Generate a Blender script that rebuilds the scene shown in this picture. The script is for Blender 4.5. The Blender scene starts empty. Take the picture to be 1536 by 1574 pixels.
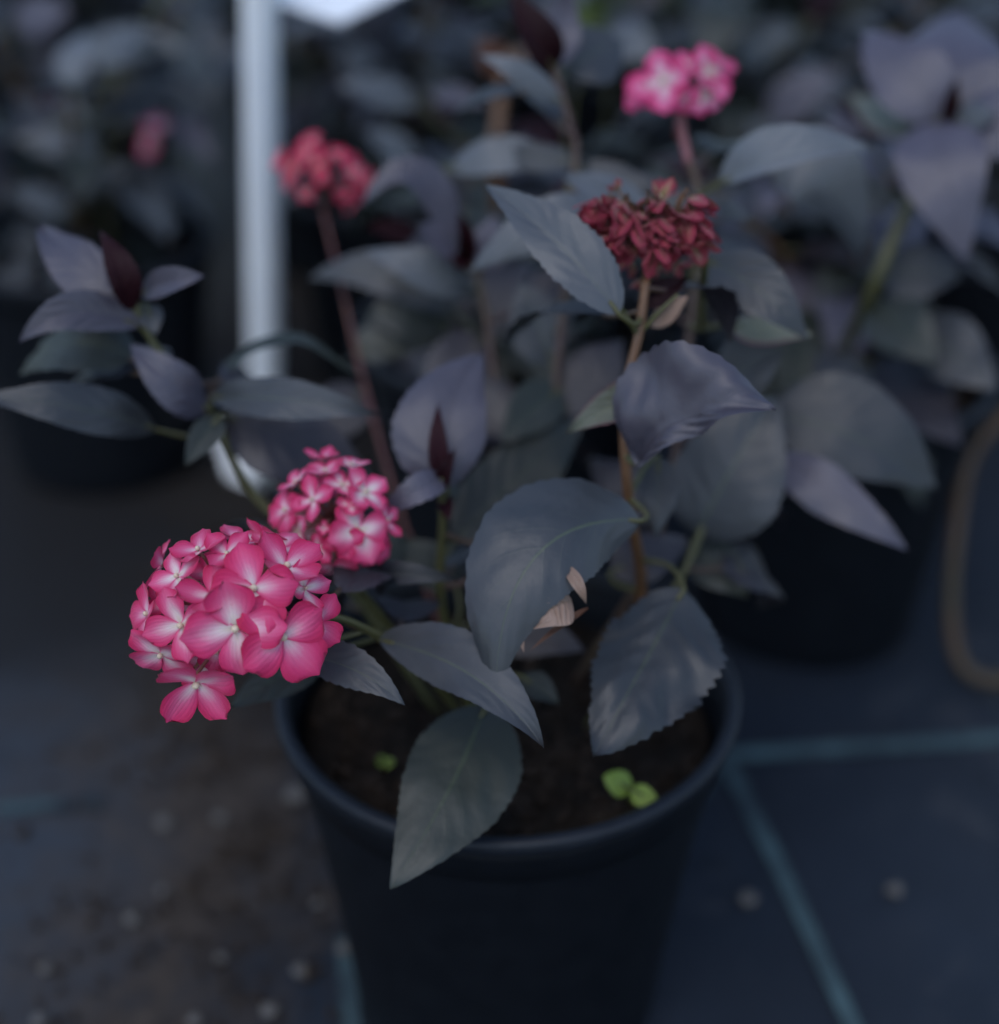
import bpy, bmesh, math, random
from mathutils import Vector, Matrix, noise
R = math.radians
rnd = random.Random(11)

# ------------------------------------------------------------------ camera, world, light
FPX, CX, CY = 2300.0, 768.0, 787.0          # the photograph is 1536 x 1574
PITCH = R(31.2)
CAM = Vector((0.0, 0.0, 0.6055))
RIGHT = Vector((1, 0, 0))
FWD = Vector((0, math.cos(PITCH), -math.sin(PITCH)))
UPV = Vector((0, math.sin(PITCH), math.cos(PITCH)))

scene = bpy.context.scene
col = scene.collection
cam_data = bpy.data.cameras.new('camera')
cam_data.sensor_fit = 'HORIZONTAL'
cam_data.sensor_width = 36.0
cam_data.lens = FPX / 1536.0 * 36.0
cam_data.clip_start = 0.01
cam_data.clip_end = 500
cam_data.dof.use_dof = True
cam_data.dof.focus_distance = 0.522
cam_data.dof.aperture_fstop = 53.9 / 19.0
cam = bpy.data.objects.new('camera', cam_data)
col.objects.link(cam)
cam.location = CAM
cam.rotation_euler = (math.pi / 2 - PITCH, 0, 0)
scene.camera = cam

SUN_EL, SUN_AZ = R(60), R(-155)             # a soft bright patch of overcast sky, high up behind the camera
world = bpy.data.worlds.new('World')
scene.world = world
world.use_nodes = True
wn = world.node_tree
bg = wn.nodes['Background']
sky = wn.nodes.new('ShaderNodeTexSky')
sky.sky_type = 'NISHITA'
sky.sun_disc = False
sky.sun_elevation = SUN_EL
sky.sun_rotation = SUN_AZ
sky.air_density = 1.0
sky.dust_density = 0.7
wn.links.new(sky.outputs[0], bg.inputs[0])
bg.inputs[1].default_value = 0.125
sun_data = bpy.data.lights.new('sun', 'SUN')
sun_data.energy = 0.55
sun_data.angle = R(40)
sun_data.color = (1.0, 0.97, 0.94)
sun = bpy.data.objects.new('sun', sun_data)
col.objects.link(sun)
sd = Vector((math.sin(SUN_AZ) * math.cos(SUN_EL), math.cos(SUN_AZ) * math.cos(SUN_EL), math.sin(SUN_EL)))
sun.rotation_euler = sd.to_track_quat('Z', 'Y').to_euler()

scene.view_settings.view_transform = 'Standard'
scene.view_settings.look = 'None'
scene.view_settings.exposure = 0.80
scene.view_settings.gamma = 1.0
scene.render.engine = 'CYCLES'
scene.cycles.use_denoising = True
scene.cycles.max_bounces = 5
scene.cycles.diffuse_bounces = 3
scene.cycles.glossy_bounces = 2
scene.cycles.transmission_bounces = 3
scene.cycles.use_adaptive_sampling = True
scene.cycles.adaptive_threshold = 0.03


# ------------------------------------------------------------------ helpers
def at(px, py, d):
    return CAM + FWD * d + RIGHT * ((px - CX) / FPX * d) + UPV * ((CY - py) / FPX * d)


def ground(px, py, z=0.0):
    v = FWD + RIGHT * ((px - CX) / FPX) + UPV * ((CY - py) / FPX)
    return CAM + v * ((z - CAM.z) / v.z)


def P(p):
    return p.copy() if isinstance(p, Vector) else at(*p)


def tag(o, label=None, cat=None, group=None, kind=None):
    if label: o['label'] = label
    if cat: o['category'] = cat
    if group: o['group'] = group
    if kind: o['kind'] = kind
    return o


def empty(name, loc, label=None, cat=None, group=None):
    o = bpy.data.objects.new(name, None)
    col.objects.link(o)
    o.location = loc
    o.empty_display_size = 0.03
    return tag(o, label, cat, group)


def new_mesh(name, verts, faces, mats=(), uvs=None, smooth=True, midx=None):
    me = bpy.data.meshes.new(name)
    me.from_pydata([tuple(v) for v in verts], [], faces)
    for m in mats:
        me.materials.append(m)
    if uvs is not None:
        uvl = me.uv_layers.new(name='UVMap')
        li = [l.vertex_index for l in me.loops]
        flat = []
        for i in li:
            flat += [uvs[i][0], uvs[i][1]]
        uvl.data.foreach_set('uv', flat)
    if smooth:
        me.polygons.foreach_set('use_smooth', [True] * len(me.polygons))
    if midx is not None:
        me.polygons.foreach_set('material_index', midx)
    me.update()
    return me


ROOT_W = {}


def link(name, me, parent=None, matrix=None):
    """matrix is in world space; parents here are empties or meshes with pure translation"""
    o = bpy.data.objects.new(name, me)
    col.objects.link(o)
    m = matrix.copy() if matrix is not None else Matrix.Identity(4)
    if parent is not None:
        o.parent = parent
        m = ROOT_W[parent.name].inverted() @ m
    o.matrix_basis = m
    ROOT_W[o.name] = (ROOT_W[parent.name] @ m) if parent is not None else m
    return o


def root(name, loc, *a):
    o = empty(name, loc, *a)
    ROOT_W[o.name] = Matrix.Translation(loc)
    return o


def smooth_path(pts, n=6):
    """Catmull-Rom through the points"""
    if len(pts) < 3:
        return [Vector(p) for p in pts]
    out = []
    ext = [pts[0] * 2 - pts[1]] + list(pts) + [pts[-1] * 2 - pts[-2]]
    for i in range(1, len(ext) - 2):
        p0, p1, p2, p3 = ext[i - 1], ext[i], ext[i + 1], ext[i + 2]
        for k in range(n):
            t = k / n
            out.append(0.5 * ((2 * p1) + (p2 - p0) * t + (2 * p0 - 5 * p1 + 4 * p2 - p3) * t * t
                              + (3 * p1 - p0 - 3 * p2 + p3) * t ** 3))
    out.append(pts[-1].copy())
    return out


def tube_data(path, r0, r1, seg=8, bulge=0.0, off=0):
    verts, faces, uvs = [], [], []
    n = len(path)
    u = None
    for i, p in enumerate(path):
        t = (path[min(i + 1, n - 1)] - path[max(i - 1, 0)])
        t = t.normalized() if t.length > 1e-9 else Vector((0, 0, 1))
        if u is None:
            u = t.orthogonal().normalized()
        else:
            u = (u - t * u.dot(t))
            u = u.normalized() if u.length > 1e-6 else t.orthogonal().normalized()
        v = t.cross(u)
        f = i / max(1, n - 1)
        r = r0 + (r1 - r0) * f
        if bulge:
            r *= 1 + bulge * max(0, noise.noise(p * 90))
        for k in range(seg):
            a = 2 * math.pi * k / seg
            verts.append(p + u * (math.cos(a) * r) + v * (math.sin(a) * r))
            uvs.append((k / seg, f))
    for i in range(n - 1):
        for k in range(seg):
            a, b = i * seg + k, i * seg + (k + 1) % seg
            faces.append((off + a, off + b, off + b + seg, off + a + seg))
    faces.append(tuple(off + k for k in reversed(range(seg))))
    faces.append(tuple(off + (n - 1) * seg + k for k in range(seg)))
    return verts, faces, uvs


def tube(name, pts, r0, r1, mat, parent=None, seg=8, n=6, bulge=0.0):
    path = smooth_path([P(p) for p in pts], n)
    o0 = Vector(path[0])
    v, f, uv = tube_data([p - o0 for p in path], r0, r1, seg, bulge)
    me = new_mesh(name, v, f, [mat], uv)
    return link(name, me, parent, Matrix.Translation(o0))


# ------------------------------------------------------------------ materials
class NT:
    def __init__(self, name):
        self.m = bpy.data.materials.new(name)
        self.m.use_nodes = True
        self.t = self.m.node_tree
        self.b = self.t.nodes['Principled BSDF']
        self.out = self.t.nodes['Material Output']

    def n(self, kind, **kw):
        nd = self.t.nodes.new(kind)
        for k, v in kw.items():
            setattr(nd, k, v)
        return nd

    def l(self, a, b):
        self.t.links.new(a, b)

    def math(self, op, a, b=None, c=None, clamp=False):
        nd = self.n('ShaderNodeMath', operation=op)
        nd.use_clamp = clamp
        for i, x in enumerate((a, b, c)):
            if x is None: continue
            if hasattr(x, 'default_value') or hasattr(x, 'links'):
                self.l(x, nd.inputs[i])
            else:
                nd.inputs[i].default_value = x
        return nd.outputs[0]

    def ramp(self, fac, stops):
        nd = self.n('ShaderNodeValToRGB')
        e = nd.color_ramp.elements
        while len(e) > 1:
            e.remove(e[0])
        e[0].position = stops[0][0]
        e[0].color = (*stops[0][1], 1)
        for p, c in stops[1:]:
            x = e.new(p)
            x.color = (*c, 1)
        self.l(fac, nd.inputs[0])
        return nd.outputs[0]

    def mix(self, fac, a, b, blend='MIX'):
        nd = self.n('ShaderNodeMix', data_type='RGBA', blend_type=blend)
        for s, x in ((0, fac), (6, a), (7, b)):
            if isinstance(x, (tuple, list)):
                nd.inputs[s].default_value = (*x, 1)
            elif isinstance(x, (int, float)):
                nd.inputs[s].default_value = x
            else:
                self.l(x, nd.inputs[s])
        return nd.outputs[2]

    def noise(self, scale, detail=3, rough=0.55, vec=None, dim='3D'):
        nd = self.n('ShaderNodeTexNoise', noise_dimensions=dim)
        nd.inputs['Scale'].default_value = scale
        nd.inputs['Detail'].default_value = detail
        nd.inputs['Roughness'].default_value = rough
        if vec is not None:
            self.l(vec, nd.inputs['Vector'])
        return nd.outputs[0]

    def coord(self, which='Object'):
        return self.n('ShaderNodeTexCoord').outputs[which]

    def bump(self, h, strength=0.3, dist=0.002):
        nd = self.n('ShaderNodeBump')
        nd.inputs['Strength'].default_value = strength
        nd.inputs['Distance'].default_value = dist
        self.l(h, nd.inputs['Height'])
        self.l(nd.outputs[0], self.b.inputs['Normal'])

    def set(self, **kw):
        for k, v in kw.items():
            self.b.inputs[k.replace('_', ' ')].default_value = v


def leaf_material(name, c1, c2, vein, rough=0.50, spec=0.65, edge=None, trans=0.12, under=None):
    t = NT(name)
    uv = t.n('ShaderNodeUVMap').outputs[0]
    sep = t.n('ShaderNodeSeparateXYZ')
    t.l(uv, sep.inputs[0])
    u, v = sep.outputs[0], sep.outputs[1]
    s = t.math('ABSOLUTE', t.math('MULTIPLY_ADD', u, 2.0, -1.0))
    obj = t.coord('Object')
    oi = t.n('ShaderNodeObjectInfo')
    n1 = t.noise(28, 2, 0.6, obj)
    base = t.mix(t.math('MULTIPLY_ADD', n1, 1.8, -0.4, clamp=True), c1, c2)
    # midrib and side veins
    mid = t.math('SUBTRACT', 1.0, t.math('DIVIDE', s, t.math('MULTIPLY_ADD', v, -0.03, 0.045)), clamp=True)
    ph = t.math('FRACT', t.math('MULTIPLY', t.math('SUBTRACT', v, t.math('MULTIPLY', s, 0.30)), 8.0))
    side = t.math('SUBTRACT', 1.0, t.math('MULTIPLY', t.math('ABSOLUTE', t.math('SUBTRACT', ph, 0.5)), 12.0), clamp=True)
    side = t.math('MULTIPLY', side, t.math('MULTIPLY', t.math('SUBTRACT', 0.97, s), 0.55, clamp=True))
    c = t.mix(t.math('MULTIPLY', mid, 0.85), base, vein)
    c = t.mix(t.math('MULTIPLY', side, 0.2), c, vein)
    if edge is not None:
        e = t.math('MULTIPLY', t.math('SUBTRACT', t.math('ADD', s, t.math('MULTIPLY', n1, 0.3)), 0.95), 6.0, clamp=True)
        c = t.mix(e, c, edge)
    br = t.math('MULTIPLY_ADD', oi.outputs['Random'], 0.5, 0.75)
    hv = t.n('ShaderNodeHueSaturation')
    t.l(br, hv.inputs['Value'])
    t.l(c, hv.inputs['Color'])
    c = hv.outputs[0]
    if under is not None:
        geo = t.n('ShaderNodeNewGeometry')
        c = t.mix(geo.outputs['Backfacing'], c, under)
    t.l(c, t.b.inputs['Base Color'])
    rg = t.math('MULTIPLY_ADD', n1, 0.26, rough - 0.13)
    t.l(rg, t.b.inputs['Roughness'])
    t.set(Specular_IOR_Level=spec)
    h = t.math('ADD', t.math('MULTIPLY', t.noise(170, 2, 0.6, obj), 0.8), t.math('MULTIPLY', t.math('ADD', side, mid), -0.35))
    t.bump(h, 0.35, 0.0009)
    if trans:
        tr = t.n('ShaderNodeBsdfTranslucent')
        t.l(c, tr.inputs[0])
        mx = t.n('ShaderNodeMixShader')
        mx.inputs[0].default_value = trans
        t.l(t.b.outputs[0], mx.inputs[1])
        t.l(tr.outputs[0], mx.inputs[2])
        t.l(mx.outputs[0], t.out.inputs[0])
    return t.m


def stem_material(name, c1, c2, rough=0.5, scale=35):
    t = NT(name)
    obj = t.coord('Object')
    n1 = t.noise(scale, 3, 0.6, obj)
    c = t.mix(t.math('MULTIPLY_ADD', n1, 3.0, -1.0, clamp=True), c1, c2)
    t.l(c, t.b.inputs['Base Color'])
    t.set(Roughness=rough)
    t.bump(t.noise(260, 2, 0.6, obj), 0.4, 0.0006)
    return t.m


def sepal_material(name, stops, trans=0.3):
    t = NT(name)
    uv = t.n('ShaderNodeUVMap').outputs[0]
    sep = t.n('ShaderNodeSeparateXYZ')
    t.l(uv, sep.inputs[0])
    u, v = sep.outputs[0], sep.outputs[1]
    s = t.math('ABSOLUTE', t.math('MULTIPLY_ADD', u, 2.0, -1.0))
    obj = t.coord('Object')
    oi = t.n('ShaderNodeObjectInfo')
    n1 = t.noise(120, 3, 0.6, obj)
    # fine lengthwise veining
    ph = t.math('SINE', t.math('MULTIPLY', u, 58.0))
    f = t.math('ADD', t.math('MULTIPLY', v, 0.56), t.math('MULTIPLY', t.math('POWER', s, 1.6), 0.46))
    f = t.math('ADD', f, t.math('MULTIPLY_ADD', n1, 0.24, -0.12))
    f = t.math('ADD', f, t.math('MULTIPLY', ph, 0.008))
    f = t.math('ADD', f, t.math('MULTIPLY_ADD', oi.outputs['Random'], 0.20, -0.12))
    c = t.ramp(f, stops)
    t.l(c, t.b.inputs['Base Color'])
    t.set(Roughness=0.55, Specular_IOR_Level=0.25)
    t.b.inputs['Sheen Weight'].default_value = 0.15
    t.bump(t.math('ADD', ph, t.math('MULTIPLY', n1, 2.0)), 0.25, 0.0004)
    tr = t.n('ShaderNodeBsdfTranslucent')
    t.l(c, tr.inputs[0])
    mx = t.n('ShaderNodeMixShader')
    mx.inputs[0].default_value = trans
    t.l(t.b.outputs[0], mx.inputs[1])
    t.l(tr.outputs[0], mx.inputs[2])
    t.l(mx.outputs[0], t.out.inputs[0])
    return t.m


def plain(name, c, rough=0.5, spec=0.5, nscale=40, var=0.25, bump=0.0, bscale=200):
    t = NT(name)
    obj = t.coord('Object')
    n1 = t.noise(nscale, 4, 0.6, obj)
    c = t.mix(n1, tuple(x * (1 - var) for x in c), tuple(min(1, x * (1 + var)) for x in c))
    t.l(c, t.b.inputs['Base Color'])
    t.set(Specular_IOR_Level=spec)
    t.l(t.math('MULTIPLY_ADD', n1, 0.25, rough - 0.12), t.b.inputs['Roughness'])
    if bump:
        t.bump(t.noise(bscale, 3, 0.6, obj), bump, 0.001)
    return t.m


M = {}
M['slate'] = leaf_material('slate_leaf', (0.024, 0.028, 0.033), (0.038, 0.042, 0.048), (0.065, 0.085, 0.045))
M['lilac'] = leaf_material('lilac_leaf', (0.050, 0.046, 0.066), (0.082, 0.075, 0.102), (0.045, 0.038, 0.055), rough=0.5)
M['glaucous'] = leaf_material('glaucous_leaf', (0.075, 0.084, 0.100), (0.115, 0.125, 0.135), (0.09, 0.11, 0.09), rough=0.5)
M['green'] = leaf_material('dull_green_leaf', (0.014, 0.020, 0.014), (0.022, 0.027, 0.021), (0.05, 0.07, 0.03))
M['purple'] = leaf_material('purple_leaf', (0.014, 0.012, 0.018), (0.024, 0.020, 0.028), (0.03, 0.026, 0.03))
M['maroon'] = leaf_material('maroon_leaf', (0.012, 0.003, 0.005), (0.022, 0.005, 0.008), (0.03, 0.006, 0.008), rough=0.55, spec=0.12, trans=0.03)
M['pale'] = leaf_material('pale_green_leaf', (0.13, 0.15, 0.11), (0.17, 0.17, 0.13), (0.24, 0.27, 0.13), edge=(0.16, 0.05, 0.07), trans=0.2)
M['dried'] = leaf_material('dried_leaf', (0.22, 0.14, 0.105), (0.36, 0.24, 0.18), (0.2, 0.13, 0.06), rough=0.6, trans=0.2)
M['rust'] = leaf_material('rusty_leaf', (0.12, 0.03, 0.02), (0.15, 0.07, 0.03), (0.12, 0.06, 0.02), rough=0.6)
M['bright'] = leaf_material('seedling_leaf', (0.20, 0.30, 0.035), (0.27, 0.36, 0.05), (0.3, 0.38, 0.1), rough=0.5, trans=0.3)
M['grass'] = leaf_material('green_leaf', (0.06, 0.10, 0.025), (0.09, 0.13, 0.035), (0.12, 0.16, 0.06))
M['stem_olive'] = stem_material('olive_stem', (0.062, 0.062, 0.020), (0.085, 0.08, 0.03))
M['stem_brown'] = stem_material('brown_stem', (0.10, 0.045, 0.018), (0.15, 0.075, 0.035))
M['stem_red'] = stem_material('red_stem', (0.085, 0.018, 0.02), (0.11, 0.04, 0.03))
M['stem_pink'] = stem_material('pink_stem', (0.20, 0.06, 0.08), (0.20, 0.10, 0.08))
M['stem_dark'] = stem_material('dark_stem', (0.05, 0.022, 0.02), (0.07, 0.045, 0.02))
M['pedicel'] = stem_material('pedicel', (0.20, 0.10, 0.08), (0.28, 0.16, 0.11))
M['sepal'] = sepal_material('pink_sepal', [(0.0, (0.82, 0.70, 0.58)), (0.12, (0.90, 0.72, 0.72)), (0.25, (0.84, 0.38, 0.50)),
                                           (0.37, (0.80, 0.14, 0.30)), (0.56, (0.72, 0.05, 0.18)), (0.75, (0.62, 0.025, 0.12)), (1.0, (0.50, 0.015, 0.08))])
M['sepal_red'] = sepal_material('red_sepal', [(0.0, (0.70, 0.40, 0.30)), (0.14, (0.74, 0.34, 0.32)), (0.30, (0.70, 0.10, 0.19)),
                                              (0.55, (0.64, 0.025, 0.09)), (1.0, (0.48, 0.01, 0.04))])
M['sepal_magenta'] = sepal_material('magenta_sepal', [(0.0, (0.62, 0.60, 0.50)), (0.12, (0.76, 0.56, 0.60)), (0.28, (0.76, 0.26, 0.42)),
                                              (0.5, (0.72, 0.07, 0.24)), (1.0, (0.50, 0.015, 0.09))])
M['sepal_faded'] = sepal_material('faded_sepal', [(0.0, (0.18, 0.17, 0.06)), (0.22, (0.27, 0.18, 0.08)), (0.34, (0.40, 0.18, 0.15)), (0.46, (0.30, 0.07, 0.07)),
                                              (0.66, (0.36, 0.04, 0.07)), (1.0, (0.24, 0.015, 0.045))])
M['eye'] = plain('floret_eye', (0.62, 0.52, 0.38), 0.5)
M['pot'] = plain('black_pot_plastic', (0.0035, 0.005, 0.008), 0.55, 0.2, 60, 0.3, 0.15, 300)
M['pot_rim'] = plain('pot_rim_plastic', (0.008, 0.011, 0.017), 0.5, 0.35, 60, 0.3, 0.15, 300)
M['white'] = plain('white_plastic', (0.78, 0.80, 0.82), 0.45, 0.5, 12, 0.05)
M['card'] = plain('white_card', (0.80, 0.82, 0.84), 0.5, 0.5, 12, 0.03)
M['pebble'] = plain('pale_pebble', (0.10, 0.092, 0.085), 0.7, 0.4, 60, 0.3, 0.3)
M['cane'] = stem_material('cane', (0.026, 0.026, 0.006), (0.085, 0.045, 0.024), scale=7)


def soil_material():
    t = NT('potting_soil')
    obj = t.coord('Object')
    n1 = t.noise(45, 5, 0.65, obj)
    c = t.ramp(n1, [(0.3, (0.006, 0.0045, 0.003)), (0.55, (0.022, 0.015, 0.010)), (0.75, (0.05, 0.036, 0.025))])
    t.l(c, t.b.inputs['Base Color'])
    t.set(Roughness=0.9, Specular_IOR_Level=0.2)
    t.bump(t.noise(120, 5, 0.7, obj), 1.0, 0.006)
    return t.m


def fabric_material():
    t = NT('weed_fabric')
    obj = t.coord('Object')
    sep = t.n('ShaderNodeSeparateXYZ')
    t.l(obj, sep.inputs[0])
    # woven tapes
    wx = t.math('SINE', t.math('MULTIPLY', sep.outputs[0], 1500.0))
    wy = t.math('SINE', t.math('MULTIPLY', sep.outputs[1], 1500.0))
    weave = t.math('MULTIPLY', wx, wy)
    big = t.noise(5.5, 4, 0.6, obj)
    fab = t.mix(t.math('MULTIPLY_ADD', big, 2.2, -0.6, clamp=True), (0.008, 0.012, 0.019), (0.017, 0.024, 0.036))
    fab = t.mix(t.math('MULTIPLY', weave, 0.25, clamp=True), fab, (0.013, 0.018, 0.027))
    # open-sky light painted pale at left, plant shade painted into the soil further in
    def ss(x, a, b):
        nd = t.n('ShaderNodeMapRange', interpolation_type='SMOOTHSTEP')
        t.l(x, nd.inputs[0]); nd.inputs[1].default_value = a; nd.inputs[2].default_value = b
        return nd.outputs[0]
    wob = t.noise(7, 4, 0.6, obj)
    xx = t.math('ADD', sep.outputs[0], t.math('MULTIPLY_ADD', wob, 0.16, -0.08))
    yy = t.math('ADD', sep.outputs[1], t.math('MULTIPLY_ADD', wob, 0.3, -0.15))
    open_light = ss(xx, -0.12, -0.21)
    fab = t.mix(t.math('MULTIPLY', open_light, 0.9), fab, (0.040, 0.047, 0.058))
    plant_shade = t.math('MULTIPLY', ss(yy, 0.68, 0.86), ss(xx, 0.06, -0.04))
    blot = t.math('MULTIPLY', ss(t.noise(19, 5, 0.68, obj), 0.50, 0.68), ss(t.noise(4.5, 2, 0.5, obj), 0.38, 0.6))
    fab = t.mix(t.math('MULTIPLY', blot, 0.75), fab, (0.036, 0.040, 0.048))
    scuff = ss(t.noise(9, 6, 0.75, obj), 0.56, 0.70)
    fab = t.mix(t.math('MULTIPLY', scuff, 0.6), fab, (0.006, 0.009, 0.012))
    # trodden soil with its own patchy shape: lies on the strip of fabric beside the pot
    d1 = t.noise(8.5, 5, 0.62, obj)
    d2 = t.noise(60, 4, 0.7, obj)
    # the walking strip runs along the row, left of the pot: a band in x
    bx = t.math('SUBTRACT', 1.0, t.math('DIVIDE', t.math('ABSOLUTE', t.math('ADD', sep.outputs[0], 0.175)), 0.12))
    m = t.math('ADD', bx, t.math('MULTIPLY_ADD', d1, 2.6, -1.30))
    m = t.math('ADD', m, t.math('MULTIPLY_ADD', d2, 0.9, -0.45))
    m = t.math('MULTIPLY', m, 1.1, clamp=True)
    film = t.math('MULTIPLY', t.math('MULTIPLY_ADD', t.noise(3.2, 3, 0.6, obj), 3.0, -1.15, clamp=True), 0.55)
    fab = t.mix(t.math('MULTIPLY', film, 0.5), fab, (0.03, 0.029, 0.03))
    soil = t.ramp(d2, [(0.3, (0.024, 0.017, 0.012)), (0.6, (0.052, 0.039, 0.029)), (0.8, (0.085, 0.066, 0.05))])
    c = t.mix(t.math('MULTIPLY', m, 0.85), fab, soil)
    c = t.mix(t.math('MULTIPLY', plant_shade, 0.85), c, (0.012, 0.0105, 0.0095))
    t.l(c, t.b.inputs['Base Color'])
    t.l(t.math('MULTIPLY_ADD', m, 0.35, 0.52), t.b.inputs['Roughness'])
    t.set(Specular_IOR_Level=0.25)
    h = t.math('ADD', t.math('MULTIPLY', weave, 0.15), t.math('MULTIPLY', d2, 1.0))
    t.bump(h, 0.5, 0.002)
    return t.m


M['soil'] = soil_material()
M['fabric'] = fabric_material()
def stripe_material():
    t = NT('teal_yarn')
    obj = t.coord('Object')
    wear = t.math('MULTIPLY_ADD', t.noise(14, 5, 0.7, obj), 3.0, -1.05, clamp=True)
    c = t.mix(wear, (0.014, 0.021, 0.029), (0.070, 0.122, 0.132))
    t.l(c, t.b.inputs['Base Color'])
    t.set(Roughness=0.7, Specular_IOR_Level=0.25)
    t.bump(t.noise(900, 2, 0.6, obj), 0.3, 0.001)
    return t.m


M['stripe'] = stripe_material()

# ------------------------------------------------------------------ the setting: ground fabric with woven stripes
def ground_sheet():
    vs, fs = [], []
    xs = [-30, -8, -3, -1.5] + [-1.2 + i * 0.05 for i in range(49)] + [1.5, 3, 8, 30]
    ys = [-10, -3, -1, 0] + [0.1 + i * 0.05 for i in range(57)] + [3.4, 6, 12, 40]
    for y in ys:
        for x in xs:
            z = 0.0
            if -1.2 <= x <= 1.2 and 0.05 < y < 3:
                z = 0.0025 * noise.noise(Vector((x * 5, y * 5, 0.3))) - 0.0025
            else:
                z = -0.003
            vs.append((x, y, z))
    w = len(xs)
    for j in range(len(ys) - 1):
        for i in range(w - 1):
            a = j * w + i
            fs.append((a, a + 1, a + 1 + w, a + w))
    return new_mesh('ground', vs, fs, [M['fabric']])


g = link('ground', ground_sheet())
tag(g, kind='structure')


def stripe(a, b, w, n=40):
    a, b = a.copy(), b.copy()
    a.z = b.z = 0
    d = (b - a).normalized()
    s = Vector((-d.y, d.x, 0)) * (w / 2)
    vs, fs = [], []
    for i in range(n + 1):
        p = a.lerp(b, i / n)
        wob = Vector((-d.y, d.x, 0)) * (0.004 * noise.noise(p * 6))
        z = 0.0025 * noise.noise(Vector((p.x * 5, p.y * 5, 0.3))) - 0.0025 + 0.0022
        for k in (-1, 1):
            q = p + wob + s * k
            vs.append((q.x, q.y, z))
    for i in range(n):
        fs.append((2 * i, 2 * i + 1, 2 * i + 3, 2 * i + 2))
    return link('woven_stripe', new_mesh('woven_stripe', vs, fs, [M['stripe']]), g)


def ext(a, b, k0, k1):
    return a + (b - a) * k0, a + (b - a) * k1


# stripe across the row (behind the pot) and stripes along it
pa, pb = ground(-40, 1246), ground(1536, 1132)
stripe(*ext(pa, pb, 0.02, 0.12), 0.0095)
stripe(*ext(pa, pb, 0.50, 1.35), 0.012)
a, b = ground(1150, 1240), ground(1310, 1574)
stripe(*ext(a, b, -0.3, 1.6), 0.0095)
a, b = ground(532, 1440), ground(541, 1574)
stripe(*ext(a, b, 0.0, 3.0), 0.010)
a, b = ground(1035, 1280), ground(885, 1540)
stripe(*ext(a, b, -0.5, 1.4), 0.012)


# ------------------------------------------------------------------ pots
def lathe(profile, seg=64, wob=0.0, seed=0):
    vs, fs = [], []
    for j, (r, z) in enumerate(profile):
        for k in range(seg):
            a = 2 * math.pi * k / seg
            rr = r * (1 + wob * noise.noise(Vector((math.cos(a) * 1.3, math.sin(a) * 1.3, z * 4 + seed))))
            vs.append((rr * math.cos(a), rr * math.sin(a), z))
    for j in range(len(profile) - 1):
        for k in range(seg):
            a, b = j * seg + k, j * seg + (k + 1) % seg
            fs.append((a, b, b + seg, a + seg))
    return vs, fs


def pot_meshes(R0, H, rb, soil_z):
    rt = R0 - 0.004
    prof = [(0.001, 0.003), (rb * 0.96, 0.003), (rb, 0.0), (rb + 0.001, 0.006)]
    for i in range(1, 7):
        f = i / 6
        prof.append((rb + (rt - 0.006 - rb) * f, 0.006 + (H - 0.034) * f))
    prof += [(rt - 0.0025, H - 0.026), (rt - 0.0005, H - 0.014), (rt, H - 0.006)]
    inner = [(rt - 0.0035, H - 0.006), (rt - 0.005, H - 0.03), (rb, 0.03), (rb - 0.002, 0.012), (0.001, 0.012)]
    v, f = lathe(prof + inner, 72, 0.012, 3)
    wall = new_mesh('pot_wall', v, f, [M['pot']])
    rp = [(rt - 0.0035, H - 0.007), (rt + 0.0015, H - 0.008), (rt + 0.0032, H - 0.006), (rt + 0.0034, H - 0.0016),
          (rt + 0.0022, H), (rt - 0.0012, H), (rt - 0.0034, H - 0.0016), (rt - 0.0035, H - 0.007)]
    v, f = lathe(rp, 72, 0.012, 3)
    rim = new_mesh('rim', v, f, [M['pot_rim']])
    # soil: a lumpy disc
    vs, fs = [(0, 0, soil_z)], []
    rs = rt - 0.006 - (H - soil_z) * 0.12
    rings, seg = 26, 56
    for j in range(1, rings + 1):
        for k in range(seg):
            a = 2 * math.pi * k / seg
            r = rs * j / rings
            x, y = r * math.cos(a), r * math.sin(a)
            z = soil_z + 0.006 * noise.noise(Vector((x * 30, y * 30, 1))) + 0.004 * noise.noise(Vector((x * 90, y * 90, 5)))
            vs.append((x, y, z))
    for k in range(seg):
        fs.append((0, 1 + k, 1 + (k + 1) % seg))
    for j in range(rings - 1):
        for k in range(seg):
            a, b = 1 + j * seg + k, 1 + j * seg + (k + 1) % seg
            fs.append((a, a + seg, b + seg, b))
    soil = new_mesh('soil', vs, fs, [M['soil']])
    return wall, rim, soil, rs


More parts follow.
